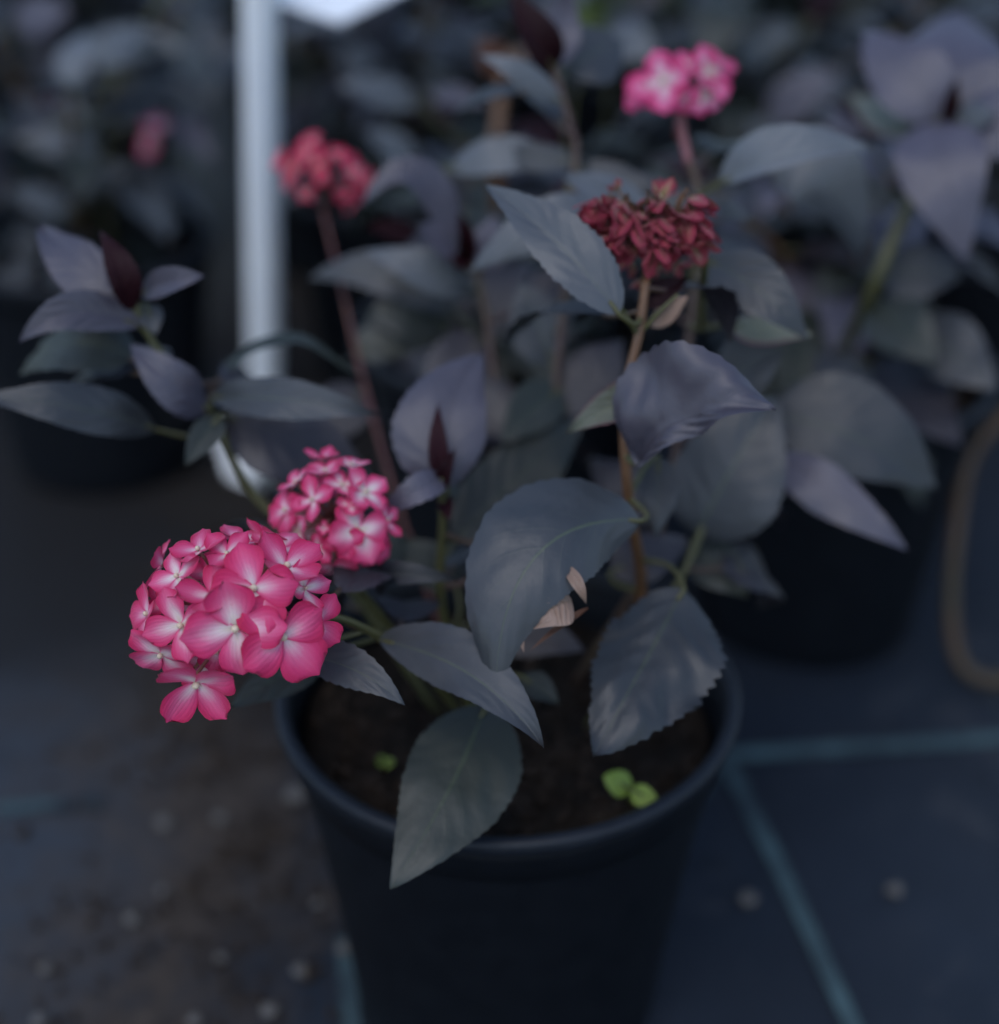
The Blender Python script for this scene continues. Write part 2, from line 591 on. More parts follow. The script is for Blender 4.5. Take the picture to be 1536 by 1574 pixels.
def crumbs(n, place, rmin, rmax, seed, mat, name):
    r = random.Random(seed)
    vs, fs = [], []
    ico = [(0, 0, 1), (0.9, 0, 0.2), (0.28, 0.85, 0.2), (-0.72, 0.5, 0.25), (-0.7, -0.55, 0.2), (0.3, -0.85, 0.25), (0, 0, -0.8)]
    tri = [(0, 1, 2), (0, 2, 3), (0, 3, 4), (0, 4, 5), (0, 5, 1), (6, 2, 1), (6, 3, 2), (6, 4, 3), (6, 5, 4), (6, 1, 5)]
    for _ in range(n):
        p = place(r)
        s = rmin + (rmax - rmin) * r.random() ** 3
        rot = Matrix.Rotation(r.random() * 6.28, 3, 'Z') @ Matrix.Rotation(r.random() * 3, 3, 'X')
        sc = Vector((s * r.uniform(0.6, 1.3), s * r.uniform(0.6, 1.3), s * r.uniform(0.5, 1)))
        o = len(vs)
        for q in ico:
            v = rot @ Vector((q[0] * sc.x * r.uniform(0.8, 1.2), q[1] * sc.y, q[2] * sc.z))
            vs.append(p + v + Vector((0, 0, s * 0.3)))
        fs += [(a + o, b + o, c + o) for a, b, c in tri]
    return new_mesh(name, vs, fs, [mat], smooth=False)


M['crumb'] = plain('soil_crumb', (0.030, 0.021, 0.015), 0.9, 0.2, 150, 0.7)
POT_H, POT_R = 0.19, 0.105
wall_me, rim_me, soil_me, SOIL_R = pot_meshes(POT_R, POT_H, 0.076, 0.165)


def crumb_place(r):
    a, q = r.random() * 6.283, math.sqrt(r.random()) * (SOIL_R - 0.004)
    x, y = q * math.cos(a), q * math.sin(a)
    return Vector((x, y, 0.165 + 0.006 * noise.noise(Vector((x * 30, y * 30, 1)))))


crumb_me = crumbs(1400, crumb_place, 0.0008, 0.0045, 4, M['crumb'], 'soil_crumbs')


def pot(x, y, label, group=None, tilt=0.0, rot=0.0):
    t = root('plant_pot', Vector((x, y, 0)), label, 'pot', group)
    m = Matrix.Translation((x, y, 0)) @ Matrix.Rotation(rot, 4, 'Z')
    link('pot_wall', wall_me, t, m)
    link('rim', rim_me, t, m)
    link('soil', soil_me, t, m)
    c = link('soil_crumbs', crumb_me, t, m)
    c['kind'] = 'stuff'
    return t


PX, PY = 0.0035, 0.538
pot(PX, PY, 'dark navy plastic pot holding the pink-flowered hydrangea, its front rim and soil bare')


def soil_pt(dx, dy):
    return Vector((PX + dx, PY + dy, 0.160))


# ------------------------------------------------------------------ leaves
def leaf_profile(t, sharp=1.0):
    a = math.sin(math.pi * min(1, t) ** 0.80) ** 0.85 if 0 < t < 1 else 0.0
    return a * (1 - 0.30 * t ** 2 * sharp) + 0.015 * (1 - t)


LEAF_SEED = [0]


def leaf_mesh(path, N0, wl, wr, foldl=8, foldr=8, serr=0.05, corr=0.0008, curl=0.1, nt=44, ns=8, mat=None,
              sharp=1.0, rough=0.0012, roll=0, twist=0):
    """path: midrib points (local). N0: hint for the upper-face normal. left = N x T"""
    LEAF_SEED[0] += 1
    seed = LEAF_SEED[0] * 3.7
    n = len(path)

    def pt(t):
        f = t * (n - 1)
        i = min(int(f), n - 2)
        return path[i].lerp(path[i + 1], f - i)
    L = sum((path[i + 1] - path[i]).length for i in range(n - 1))
    vs, uvs, fs = [], [], []
    cols = 2 * ns + 1
    nteeth = max(8, int(L / 0.0042))
    for i in range(nt + 1):
        t = i / nt
        p = pt(t)
        T = (pt(min(1, t + 0.03)) - pt(max(0, t - 0.03))).normalized()
        N = (N0 - T * N0.dot(T))
        N = N.normalized() if N.length > 1e-4 else T.orthogonal().normalized()
        ang = R(roll + twist * (t - 0.3))
        if ang:
            N = Matrix.Rotation(ang, 3, T) @ N
        S = N.cross(T)
        w = leaf_profile(t, sharp)
        tooth = ((t * nteeth) % 1.0)
        for j in range(-ns, ns + 1):
            s = j / ns
            W = (wl if s > 0 else wr) * w
            a = abs(s)
            if a > 0.99 and 0.08 < t < 0.97:
                W *= 1 + serr * (tooth - 0.5) * 1.2
            fold = R(foldl if s > 0 else foldr)
            x = a * W
            z = 0.0
            # transverse curl: rises along the fold and turns down at the margin
            z += x * math.sin(fold) - curl * W * a * a
            x = x * math.cos(fold)
            ph = 2 * math.pi * (7 * (t - 0.32 * a) + (0.45 if s > 0 else 0.0) + 0.9 * noise.noise(Vector((t * 4.2, seed, 2.0 if s > 0 else 7.0))))
            z += -corr * (0.55 + 0.9 * noise.noise(Vector((t * 5, s * 2, seed)))) * math.cos(ph) * math.sin(math.pi * min(1, a * 0.9 + 0.05)) * w
            q = p + S * (x if s > 0 else -x)
            z += rough * noise.noise(q * 55 + Vector((seed, 0, 0))) * (0.3 + a) * 1.6
            z += 0.0030 * noise.noise(q * 24 + Vector((0, seed, 0))) * a
            back = T * (-0.10 * a * W * (1 - t))   # rounded base lobes
            vs.append(q + N * z + back)
            uvs.append((0.5 + 0.5 * s, t))
    for i in range(nt):
        for j in range(cols - 1):
            a = i * cols + j
            fs.append((a, a + 1, a + cols + 1, a + cols))
    return new_mesh('leaf', vs, fs, [mat], uvs)


STEMS = []       # sampled points of the main plant's stems


def nearest_stem(p, stems, low=0.006):
    best, bd = None, 1e9
    for q in stems:
        d = (q - p).length + max(0, q.z - p.z + low) * 1.5
        if d < bd:
            best, bd = q, d
    return best


def hero_leaf(parent, stems, b, t, wl, wr=None, mid=None, mat='slate', roll=0, bow=0.05, petiole='stem_olive',
              pr=0.0010, attach=None, dim=1.0, **kw):
    """b, t, mid: (px, py, depth) of base, tip and an optional middle; widths are half-widths in photo pixels"""
    wr = wl if wr is None else wr
    B, T = P(b), P(t)
    dm = (b[2] + t[2]) / 2
    V = (CAM - (B + T) / 2).normalized()
    if mid is None:
        Mp = (B + T) / 2 + (V * 0.6 + Vector((0, 0, 0.8))) * ((T - B).length * bow)
    else:
        Mp = P(mid)
    C = Mp * 2 - (B + T) * 0.5
    path = [(B * (1 - k) ** 2 + C * 2 * k * (1 - k) + T * k * k) - B for k in [i / 14 for i in range(15)]]
    N0 = (V + Vector((0, 0, 0.35))).normalized()
    me = leaf_mesh(path, N0, wl / FPX * dm, wr / FPX * dm, mat=M[mat], roll=roll, **kw)
    lf = link('leaf', me, parent, Matrix.Translation(B))
    if petiole:
        A = P(attach) if attach is not None else nearest_stem(B, stems)
        if A is not None and (A - B).length > 0.002:
            d0 = (path[1] - path[0]).normalized()
            L = (A - B).length
            c1 = B - d0 * (L * 0.35)
            pts = [A, A.lerp(c1, 0.55) - Vector((0, 0, L * 0.04)), B - d0 * 0.001, B + d0 * 0.006]
            tube('petiole', pts, pr * 1.3, pr * 0.8, M[petiole], lf, 7, 5)
    return lf


# generic leaf meshes for the neighbouring plants: unit length along +Y, face up +Z
def generic_leaf(mat, droop, width, fold, seed):
    r = random.Random(seed)
    path = []
    for i in range(13):
        k = i / 12
        ang = -droop * k
        path.append(Vector((0.03 * math.sin(k * 3 + seed), k * math.cos(ang * 0.6), math.sin(ang) * k * 0.55 + 0.10 * math.sin(k * math.pi))))
    return leaf_mesh(path, Vector((0, 0, 1)), width, width * r.uniform(0.9, 1.1), fold, fold, 0.06, 0.012, 0.15, 22, 5, mat,
                     rough=0.012)


GEN = {}
for mname in ('glaucous', 'slate', 'lilac', 'green', 'purple', 'maroon', 'rust', 'grass', 'pale'):
    GEN[mname] = [generic_leaf(M[mname], d, w, f, i) for i, (d, w, f) in enumerate(
        [(0.5, 0.27, 12), (0.9, 0.30, 8), (1.25, 0.25, 14), (0.2, 0.24, 18)])]


# ------------------------------------------------------------------ flower florets
def floret_mesh(seed, mat, nsep=4, cup=0.18, width=0.80, eye=True, droop=0.0):
    r = random.Random(seed)
    vs, fs, uvs, mi = [], [], [], []
    nr, nc = 9, 6
    for k in range(nsep):
        a = 2 * math.pi * k / nsep + r.uniform(-0.14, 0.14)
        Lk = r.uniform(0.86, 1.10)
        wk = width * r.uniform(0.88, 1.12)
        ck = cup + r.uniform(-0.16, 0.20)
        tw = r.uniform(-0.22, 0.22)
        fold = r.uniform(-0.05, 0.28)
        d = Vector((math.cos(a), math.sin(a), 0))
        s = Vector((-math.sin(a), math.cos(a), 0))
        o = len(vs)
        lift = 0.03 * (k % 2)
        notch = r.uniform(0.0, 0.05)
        for i in range(nr + 1):
            v = i / nr
            w = wk * 0.5 * (math.sin(math.pi * (0.04 + 0.96 * v) ** 1.25 * 0.86) ** 0.75) * 1.18
            if v > 0.86:
                w *= math.sqrt(max(0.0, 1 - ((v - 0.86) / 0.145) ** 2)) * 0.9 + 0.1
            for j in range(-nc, nc + 1):
                u = j / nc
                rad = v * Lk * (1 - 0.10 * u * u * v) - notch * (1 - abs(u)) * max(0, v - 0.85) * 6
                x = u * w
                z = ck * v * v * 1.1 - droop * v * v + lift + fold * abs(u) * w * 0.9 + tw * u * w * v
                z += 0.07 * noise.noise(Vector((x * 3.1 + seed, rad * 2.6, k * 5.0)))
                z += 0.05 * math.sin(v * 3.0) - 0.10 * max(0, v - 0.8) * 3 * abs(u)
                edge = 0.035 * noise.noise(Vector((u * 3, v * 3, seed + k))) * v
                vs.append(d * (rad + edge) + s * (x + edge) + Vector((0, 0, z)))
                uvs.append((0.5 + 0.5 * u, v))
        cols = 2 * nc + 1
        for i in range(nr):
            for j in range(cols - 1):
                q = o + i * cols + j
                fs.append((q, q + 1, q + cols + 1, q + cols))
                mi.append(0)
    if eye:
        o = len(vs)
        er = 0.085
        rings, seg = 5, 8
        for i in range(rings + 1):
            th = math.pi * i / rings
            for k in range(seg):
                ph = 2 * math.pi * k / seg
                vs.append(Vector((er * math.sin(th) * math.cos(ph), er * math.sin(th) * math.sin(ph), 0.10 + er * math.cos(th))))
                uvs.append((0.5, 0))
        for i in range(rings):
            for k in range(seg):
                q, b = o + i * seg + k, o + i * seg + (k + 1) % seg
                fs.append((q, q + seg, b + seg, b))
                mi.append(1)
    return new_mesh('floret', vs, fs, [mat, M['eye']], uvs, True, mi)


FLO = {
    'sepal': [floret_mesh(i, M['sepal'], 4 if i != 4 else 5, [0.12, 0.22, 0.05, 0.30, 0.18, 0.10][i], [0.66, 0.64, 0.84, 0.70, 0.58, 0.80][i]) for i in range(6)],
    'sepal_red': [floret_mesh(20 + i, M['sepal_red'], 4, 0.15, 0.85) for i in range(3)],
    'sepal_magenta': [floret_mesh(30 + i, M['sepal_magenta'], 4, [0.1, 0.2, 0.05][i], 0.80) for i in range(3)],
    'sepal_faded': [floret_mesh(40 + i, M['sepal_faded'], 4, [1.0, 1.3, 0.8][i], 0.72, True) for i in range(3)],
}


def orient(pos, nrm, roll, scale):
    z = nrm.normalized()
    x = UPV - z * UPV.dot(z)
    if x.length < 1e-3:
        x = RIGHT - z * RIGHT.dot(z)
    x.normalize()
    x = Matrix.Rotation(roll, 3, z) @ x
    y = z.cross(x)
    m = Matrix((x, y, z)).transposed().to_4x4()
    return Matrix.Translation(pos) @ m @ Matrix.Scale(scale, 4)


def head(parent, centre, florets, kind, ped='pedicel', label=None, ped_r=0.0006, hub_len=0.014, hub_dir=None):
    """florets: list of (pos, normal, roll, radius, variant). The head's own mesh is its branching stalk."""
    hub = centre.copy()
    low = hub + (hub_dir if hub_dir is not None else Vector((0, 0, -1))).normalized() * hub_len
    vs, fs, uvs = [], [], []

    def add(pts, r0, r1):
        v, f, u = tube_data(pts, r0, r1, 6, 0, len(vs))
        vs.extend(v); fs.extend(f); uvs.extend(u)
    add([low - hub, (low - hub) * 0.5, Vector((0, 0, 0))], 0.0016, 0.0013)
    groups = {}
    for pos, nrm, roll, rad, var in florets:
        d = (pos - hub)
        bend = hub.lerp(pos, 0.45) - hub + Vector((0, 0, 0.002))
        add([Vector((0, 0, 0)), bend * 0.6, bend, d - nrm.normalized() * 0.004, d + nrm.normalized() * (0.02 * rad)], ped_r * 1.6, ped_r)
    me = new_mesh('flower_head', vs, fs, [M[ped]], uvs)
    h = link('flower_head', me, parent, Matrix.Translation(hub))
    if label:
        h['label'] = label
    for pos, nrm, roll, rad, var in florets:
        link('floret', FLO[kind][var % len(FLO[kind])], h, orient(pos, nrm, roll, rad))
    return h


def dome(cpx, cpy, d, Rp, lst, front=99, depth_k=0.8, seed=0, back=0, back_r=0.5, zshift=0.0):
    """lst rows: (px, py, radius_px, roll_deg[, tilt_x, tilt_y[, variant]]) laid on the near side of a ball of radius Rp px"""
    r = random.Random(seed)
    out = []
    sc = d / FPX
    for i, row in enumerate(lst):
        px, py, rp, roll = row[:4]
        tx, ty = (row[4], row[5]) if len(row) > 5 else (0, 0)
        var = row[6] if len(row) > 6 else i
        dx, dy = (px - cpx) / Rp, (cpy - py) / Rp
        q = dx * dx + dy * dy
        dz = math.sqrt(max(0.0, 1 - min(1, q))) * depth_k
        dd = d - dz * Rp * sc + (0.010 if i >= front else (-0.004 if rp > 60 else 0.0))
        pos = at(px, py, dd)
        n = RIGHT * (dx * 0.62 + tx + r.uniform(-.22, .22)) + UPV * (dy * 0.62 + ty + 0.1 + r.uniform(-.2, .2)) - FWD * (dz + 0.3)
        out.append((pos, n, R(roll), rp * sc * 1.02, var))
    for _ in range(back):
        a, b = r.random() * 6.283, r.uniform(0.05, 1.0)
        rr = math.sqrt(1 - b * b * 0.7) * r.uniform(0.75, 0.95)
        dx, dy, dz = math.cos(a) * rr, math.sin(a) * rr, -b * 0.6
        pos = at(cpx, cpy, d) + (RIGHT * dx + UPV * dy + FWD * (-dz)) * (Rp * sc * 0.92)
        out.append((pos, RIGHT * dx + UPV * (dy + 0.1) - FWD * dz, r.random() * 6.28, Rp * sc * back_r * r.uniform(0.55, 0.75), r.randint(0, 5)))
    return out


# ------------------------------------------------------------------ the hydrangea in the navy pot
hyd = root('hydrangea', Vector((PX, PY, 0.16)),
           'dark-leaved hydrangea with several pink and red flower heads growing in the navy pot', 'plant')


def main_stem(pts, r0, r1, mat, n=7):
    pth = smooth_path([P(p) for p in pts], n)
    STEMS.extend(pth)
    return tube('stem', [P(p) for p in pts], r0, r1, M[mat], hyd, 9, n, 0.25)


main_stem([soil_pt(-0.01, -0.01), (690, 1020, 0.63), (600, 985, 0.585), (520, 950, 0.56), (440, 950, 0.548), (375, 948, 0.540)], 0.0020, 0.0011, 'stem_olive')
main_stem([soil_pt(-0.015, 0.0), (640, 1010, 0.64), (580, 940, 0.61), (530, 870, 0.592), (512, 815, 0.585)], 0.0018, 0.0011, 'stem_olive')
main_stem([soil_pt(-0.02, 0.03), (620, 800, 0.72), (560, 590, 0.75), (525, 440, 0.77), (497, 325, 0.785)], 0.0016, 0.0010, 'stem_red')
main_stem([soil_pt(0.03, 0.03), (1010, 830, 0.68), (1062, 500, 0.69), (1072, 300, 0.69), (1060, 250, 0.695)], 0.0021, 0.0016, 'stem_dark')
tube('flower_stalk', [(1060, 252, 0.695), (1048, 200, 0.70), (1044, 150, 0.705)], 0.0021, 0.0022, M['stem_pink'], hyd)
main_stem([soil_pt(0.045, 0.02), (985, 930, 0.66), (966, 765, 0.605), (960, 620, 0.59), (982, 515, 0.585), (993, 430, 0.585)], 0.0026, 0.0017, 'stem_brown')
main_stem([soil_pt(-0.01, 0.005), (682, 950, 0.64), (680, 800, 0.612), (677, 700, 0.60)], 0.0020, 0.0016, 'stem_olive')
main_stem([soil_pt(-0.03, 0.01), (520, 880, 0.66), (390, 760, 0.65), (325, 635, 0.638), (238, 530, 0.628), (203, 455, 0.62)], 0.0020, 0.0014, 'stem_olive')
main_stem([soil_pt(0.01, 0.03), (850, 640, 0.69), (884, 270, 0.70), (876, 190, 0.70), (850, 100, 0.70)], 0.0022, 0.0015, 'stem_dark')
main_stem([soil_pt(0.0, 0.04), (770, 700, 0.71), (745, 470, 0.72), (716, 380, 0.72)], 0.0021, 0.0015, 'stem_dark')
main_stem([soil_pt(0.035, 0.0), (1040, 900, 0.66), (1105, 750, 0.67), (1165, 640, 0.68)], 0.0018, 0.0011, 'stem_olive')
# short side twigs beside the faded head
tube('twig', [(982, 515, 0.585), (965, 490, 0.580), (950, 465, 0.575)], 0.0012, 0.0008, M['stem_olive'], hyd)
tube('twig', [(988, 508, 0.585), (1015, 478, 0.580), (1043, 452, 0.578)], 0.0011, 0.0006, M['stem_olive'], hyd)
tube('twig', [(1078, 500, 0.64), (1080, 450, 0.62), (1083, 395, 0.60), (1060, 350, 0.592)], 0.0017, 0.0014, M['stem_olive'], hyd)

LF = lambda *a, **k: hero_leaf(hyd, STEMS, *a, **k)
# near leaves round the pot mouth
LF((985, 800, 0.575), (762, 1066, 0.548), 78, 112, mid=(822, 858, 0.548), foldl=6, foldr=4, curl=0.28, corr=0.0006, sharp=0.4, twist=15)
LF((588, 985, 0.575), (836, 1150, 0.535), 60, 44, mid=(727, 1040, 0.550), foldl=10, foldr=6, corr=0.0004)
LF((462, 1008, 0.55), (623, 1084, 0.535), 36, 34, mid=(545, 1030, 0.54), foldl=8, foldr=6, corr=0.0004, serr=0.09)
LF((1050, 905, 0.60), (911, 1166, 0.555), 118, 82, mid=(985, 1030, 0.575), foldl=14, foldr=3, corr=0.0015, curl=0.22, sharp=0.8, serr=0.14, rough=0.0040)
LF((745, 1085, 0.60), (599, 1367, 0.552), 98, 84, mid=(690, 1215, 0.572), mat='green', foldl=6, foldr=4, corr=0.0006)
LF((540, 888, 0.60), (705, 894, 0.59), 22, 20, mid=(620, 884, 0.59), foldl=14, foldr=10)
LF((500, 1005, 0.60), (352, 1090, 0.58), 38, 36, mat='green')
LF((1075, 1060, 0.66), (1000, 1085, 0.63), 30, 30, mat='slate', petiole=None)
# the right-hand side
LF((990, 705, 0.580), (1192, 632, 0.548), 132, 30, mid=(1062, 640, 0.556), mat='lilac', foldl=20, foldr=14, corr=0.0016, curl=0.2, sharp=0.5, rough=0.0060)
LF((1070, 825, 0.665), (1195, 610, 0.66), 82, 92, mid=(1125, 720, 0.655), mat='slate', foldl=6, foldr=4, corr=0.0008, sharp=0.3)
LF((1185, 640, 0.70), (1442, 752, 0.70), 92, 66, mid=(1315, 672, 0.69), mat='slate', foldl=2, foldr=6, corr=0.0006, sharp=0.2)
LF((1188, 700, 0.69), (1395, 845, 0.67), 40, 42, mid=(1290, 765, 0.672), mat='lilac', foldl=8, foldr=4, corr=0.0003)
LF((1012, 705, 0.62), (1008, 828, 0.615), 36, 34, mat='slate', corr=0.0003)
LF((1060, 840, 0.68), (1150, 920, 0.67), 46, 40, mat='green')
LF((1030, 600, 0.605), (872, 668, 0.592), 34, 36, mid=(950, 622, 0.592), mat='pale', foldl=16, foldr=14, corr=0.0014)
LF((1090, 405, 0.64), (1243, 522, 0.62), 52, 46, mid=(1165, 445, 0.62), mat='slate', foldl=10, foldr=10, corr=0.0012)
LF((1120, 500, 0.66), (1250, 515, 0.65), 22, 30, mat='pale')
LF((1110, 590, 0.67), (1205, 540, 0.66), 52, 46, mat='slate')
# round the faded head
LF((952, 482, 0.570), (746, 284, 0.592), 46, 54, mid=(855, 372, 0.572), mat='glaucous', foldl=8, foldr=8, corr=0.0007, serr=0.10)
LF((985, 470, 0.590), (1055, 432, 0.595), 24, 22, mat='maroon', petiole=None)
LF((1000, 500, 0.600), (1058, 455, 0.59), 14, 20, mat='dried', petiole=None)
LF((930, 330, 0.66), (720, 420, 0.66), 40, 46, mid=(830, 350, 0.65), mat='glaucous')
LF((1000, 330, 0.68), (860, 270, 0.67), 34, 30, mat='glaucous')
LF((1108, 282, 0.665), (1342, 231, 0.655), 52, 22, mid=(1215, 238, 0.648), mat='glaucous', foldl=6, foldr=20, corr=0.0004)
LF((1175, 250, 0.71), (1320, 400, 0.73), 66, 60, mid=(1275, 275, 0.70), mat='glaucous', foldl=4, foldr=8)
# shoot with the folded young leaves, far left
LF((192, 462, 0.62), (62, 352, 0.640), 46, 42, mid=(120, 405, 0.622), mat='lilac', foldl=6, foldr=10, sharp=0.2)
LF((203, 478, 0.617), (152, 350, 0.613), 26, 30, mid=(182, 410, 0.605), mat='maroon', foldl=30, foldr=25, petiole=None)
LF((215, 452, 0.622), (314, 424, 0.606), 26, 26, mid=(265, 432, 0.606), mat='lilac', foldl=26, foldr=24)
LF((210, 500, 0.622), (30, 526, 0.604), 34, 36, mid=(110, 482, 0.605), mat='lilac', foldl=18, foldr=14, corr=0.0012)
LF((225, 470, 0.626), (240, 515, 0.62), 22, 22, mat='slate')
# its lower node
LF((240, 660, 0.635), (-40, 612, 0.60), 38, 44, mid=(110, 625, 0.605), mat='slate', foldl=10, foldr=8)
LF((328, 612, 0.636), (580, 640, 0.612), 36, 34, mid=(450, 615, 0.612), mat='slate', foldl=10, foldr=8)
LF((345, 640, 0.645), (600, 790, 0.66), 72, 70, mid=(465, 690, 0.645), mat='purple', foldl=4, foldr=4)
LF((338, 640, 0.63), (284, 718, 0.615), 26, 24, mat='green')
LF((325, 632, 0.632), (200, 528, 0.618), 40, 38, mid=(262, 585, 0.612), mat='lilac', foldl=8, foldr=8)
LF((330, 592, 0.66), (560, 585, 0.69), 26, 20, mid=(440, 520, 0.665), mat='green', roll=-45, foldl=10, foldr=10, petiole='stem_dark')
# cupped shoot in the middle
LF((688, 752, 0.610), (742, 545, 0.632), 84, 62, mid=(690, 640, 0.612), mat='lilac', foldl=12, foldr=10, sharp=0.1, corr=0.0004, curl=0.3)
LF((681, 748, 0.604), (674, 618, 0.604), 22, 20, mid=(674, 685, 0.598), mat='maroon', foldl=38, foldr=38, petiole=None)
LF((679, 752, 0.604), (700, 690, 0.600), 16, 14, mid=(686, 722, 0.598), mat='maroon', foldl=30, foldr=30, petiole=None)
LF((688, 735, 0.604), (575, 798, 0.60), 24, 26, mid=(640, 755, 0.592), mat='lilac', foldl=10, foldr=12, serr=0.12)
LF((680, 760, 0.612), (690, 800, 0.60), 14, 13, mat='maroon', petiole=None)
# back shoots
LF((712, 400, 0.715), (555, 318, 0.70), 30, 34, mid=(640, 268, 0.70), mat='lilac', roll=10)
LF((718, 395, 0.72), (645, 345, 0.70), 30, 32, mat='lilac')
LF((690, 262, 0.73), (885, 268, 0.73), 34, 30, mid=(790, 238, 0.72), mat='glaucous', attach=(716, 380, 0.72))
LF((716, 400, 0.716), (705, 330, 0.70), 18, 20, mid=(716, 365, 0.70), mat='maroon', foldl=35, foldr=35, petiole=None)
LF((722, 400, 0.718), (700, 420, 0.69), 20, 24, mat='maroon', petiole=None)
LF((735, 425, 0.725), (760, 330, 0.715), 30, 36, mat='lilac')
LF((735, 450, 0.73), (560, 385, 0.72), 36, 34, mid=(650, 410, 0.715), mat='glaucous')
LF((700, 480, 0.75), (475, 430, 0.76), 34, 40, mid=(580, 420, 0.75), mat='slate')
LF((690, 500, 0.76), (560, 480, 0.75), 44, 46, mat='green')
LF((640, 360, 0.74), (560, 350, 0.735), 20, 18, mat='maroon', petiole=None)
# top shoot
LF((852, 106, 0.70), (782, -22, 0.69), 34, 40, mid=(822, 50, 0.688), mat='maroon', foldl=34, foldr=30)
LF((858, 108, 0.703), (872, -30, 0.70), 36, 30, mid=(866, 40, 0.71), mat='lilac', foldl=14, foldr=8)
LF((866, 160, 0.70), (735, 85, 0.69), 20, 22, mid=(800, 112, 0.688), mat='glaucous', foldl=8, foldr=8)
LF((870, 110, 0.72), (960, 60, 0.74), 60, 58, mat='slate')
LF((884, 250, 0.71), (740, 245, 0.73), 24, 24, mat='slate')
LF((886, 268, 0.71), (1010, 290, 0.70), 28, 30, mat='slate')
# withered scraps caught under the big leaf
LF((866, 868, 0.553), (902, 930, 0.548), 13, 10, mat='dried', mid=(888, 898, 0.545), petiole=None, foldl=30, foldr=20, serr=0)
LF((880, 925, 0.552), (812, 968, 0.548), 38, 22, mat='dried', mid=(848, 935, 0.546), petiole=None, foldl=10, foldr=25, serr=0, corr=0.0016)
LF((792, 950, 0.548), (806, 1004, 0.546), 8, 8, mat='dried', petiole=None, foldl=30, foldr=30, serr=0)
LF((905, 935, 0.556), (815, 1000, 0.552), 6, 7, mat='rust', petiole=None, foldl=30, foldr=30, serr=0)
LF((800, 1040, 0.62), (860, 1085, 0.61), 26, 22, mat='green')

# leaves deeper in the bush
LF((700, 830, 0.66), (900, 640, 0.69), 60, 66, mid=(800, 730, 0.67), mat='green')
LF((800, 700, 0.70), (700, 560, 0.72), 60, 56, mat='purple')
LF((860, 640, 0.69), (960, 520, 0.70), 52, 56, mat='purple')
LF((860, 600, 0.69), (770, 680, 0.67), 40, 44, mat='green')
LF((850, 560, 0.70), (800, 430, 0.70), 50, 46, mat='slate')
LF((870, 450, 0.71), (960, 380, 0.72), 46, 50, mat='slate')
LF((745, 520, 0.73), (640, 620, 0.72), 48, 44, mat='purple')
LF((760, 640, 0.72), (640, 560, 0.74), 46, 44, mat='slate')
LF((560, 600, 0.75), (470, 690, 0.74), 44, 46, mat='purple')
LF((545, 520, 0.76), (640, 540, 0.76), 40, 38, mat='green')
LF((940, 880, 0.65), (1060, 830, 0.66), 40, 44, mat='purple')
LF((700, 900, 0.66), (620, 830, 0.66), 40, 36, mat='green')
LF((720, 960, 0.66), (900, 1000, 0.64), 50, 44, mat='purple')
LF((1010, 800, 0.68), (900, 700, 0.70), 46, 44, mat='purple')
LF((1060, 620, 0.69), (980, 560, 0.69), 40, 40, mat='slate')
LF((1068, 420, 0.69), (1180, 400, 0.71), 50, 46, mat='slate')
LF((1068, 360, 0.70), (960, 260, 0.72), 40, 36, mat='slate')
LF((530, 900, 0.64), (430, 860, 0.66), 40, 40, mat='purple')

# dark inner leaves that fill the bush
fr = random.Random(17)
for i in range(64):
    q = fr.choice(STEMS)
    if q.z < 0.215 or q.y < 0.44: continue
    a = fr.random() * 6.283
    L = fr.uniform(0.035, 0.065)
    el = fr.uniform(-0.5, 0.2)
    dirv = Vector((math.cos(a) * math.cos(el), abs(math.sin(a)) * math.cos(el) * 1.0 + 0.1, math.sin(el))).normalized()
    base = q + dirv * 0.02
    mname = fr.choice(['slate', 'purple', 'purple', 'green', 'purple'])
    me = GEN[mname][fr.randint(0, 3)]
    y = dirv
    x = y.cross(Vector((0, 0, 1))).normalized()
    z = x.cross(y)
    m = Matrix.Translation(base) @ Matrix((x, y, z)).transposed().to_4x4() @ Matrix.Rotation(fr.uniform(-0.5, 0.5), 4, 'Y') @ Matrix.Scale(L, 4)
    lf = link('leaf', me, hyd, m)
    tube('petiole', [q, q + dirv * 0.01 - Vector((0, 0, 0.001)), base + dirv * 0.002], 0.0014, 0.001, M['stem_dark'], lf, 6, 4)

# flower heads -----------------------------------------------------
A = [(306, 846, 46, 20, -.1, .25, 0), (349, 852, 42, 50, .0, .2, 1), (274, 886, 46, 30, -.15, .05, 0), (328, 918, 54, 0, 0, .5, 3),
     (391, 904, 66, 12, .1, .0, 2), (362, 965, 72, 8, .0, -.15, 5), (280, 960, 60, 15, -.1, -.05, 0), (440, 872, 60, 35, .1, .3, 3),
     (434, 978, 72, 40, .2, -.25, 2), (302, 1048, 70, 40, .1, -.2, 3), (228, 944, 46, 10, -.2, .1, 5), (248, 1004, 54, 25, .1, -.5, 2),
     (484, 958, 50, 50, .3, -.1, 0), (468, 905, 42, 10, .4, .2, 1),
     (250, 868, 46, 70, -1.6, .3, 4), (372, 832, 46, 20, .6, 1.8, 1), (335, 1000, 44, 60, -.1, -.6, 2), (425, 842, 46, 30, .2, .9, 0), (262, 920, 40, 50, -.4, .1, 0)]
fa = dome(362, 945, 0.535, 140, A, 14, seed=1, back=10, back_r=0.5)
head(hyd, at(372, 948, 0.542), fa, 'sepal', label='large bright pink flower head hanging lowest, beyond the pot rim', hub_dir=at(440, 950, 0.535) - at(375, 948, 0.525))
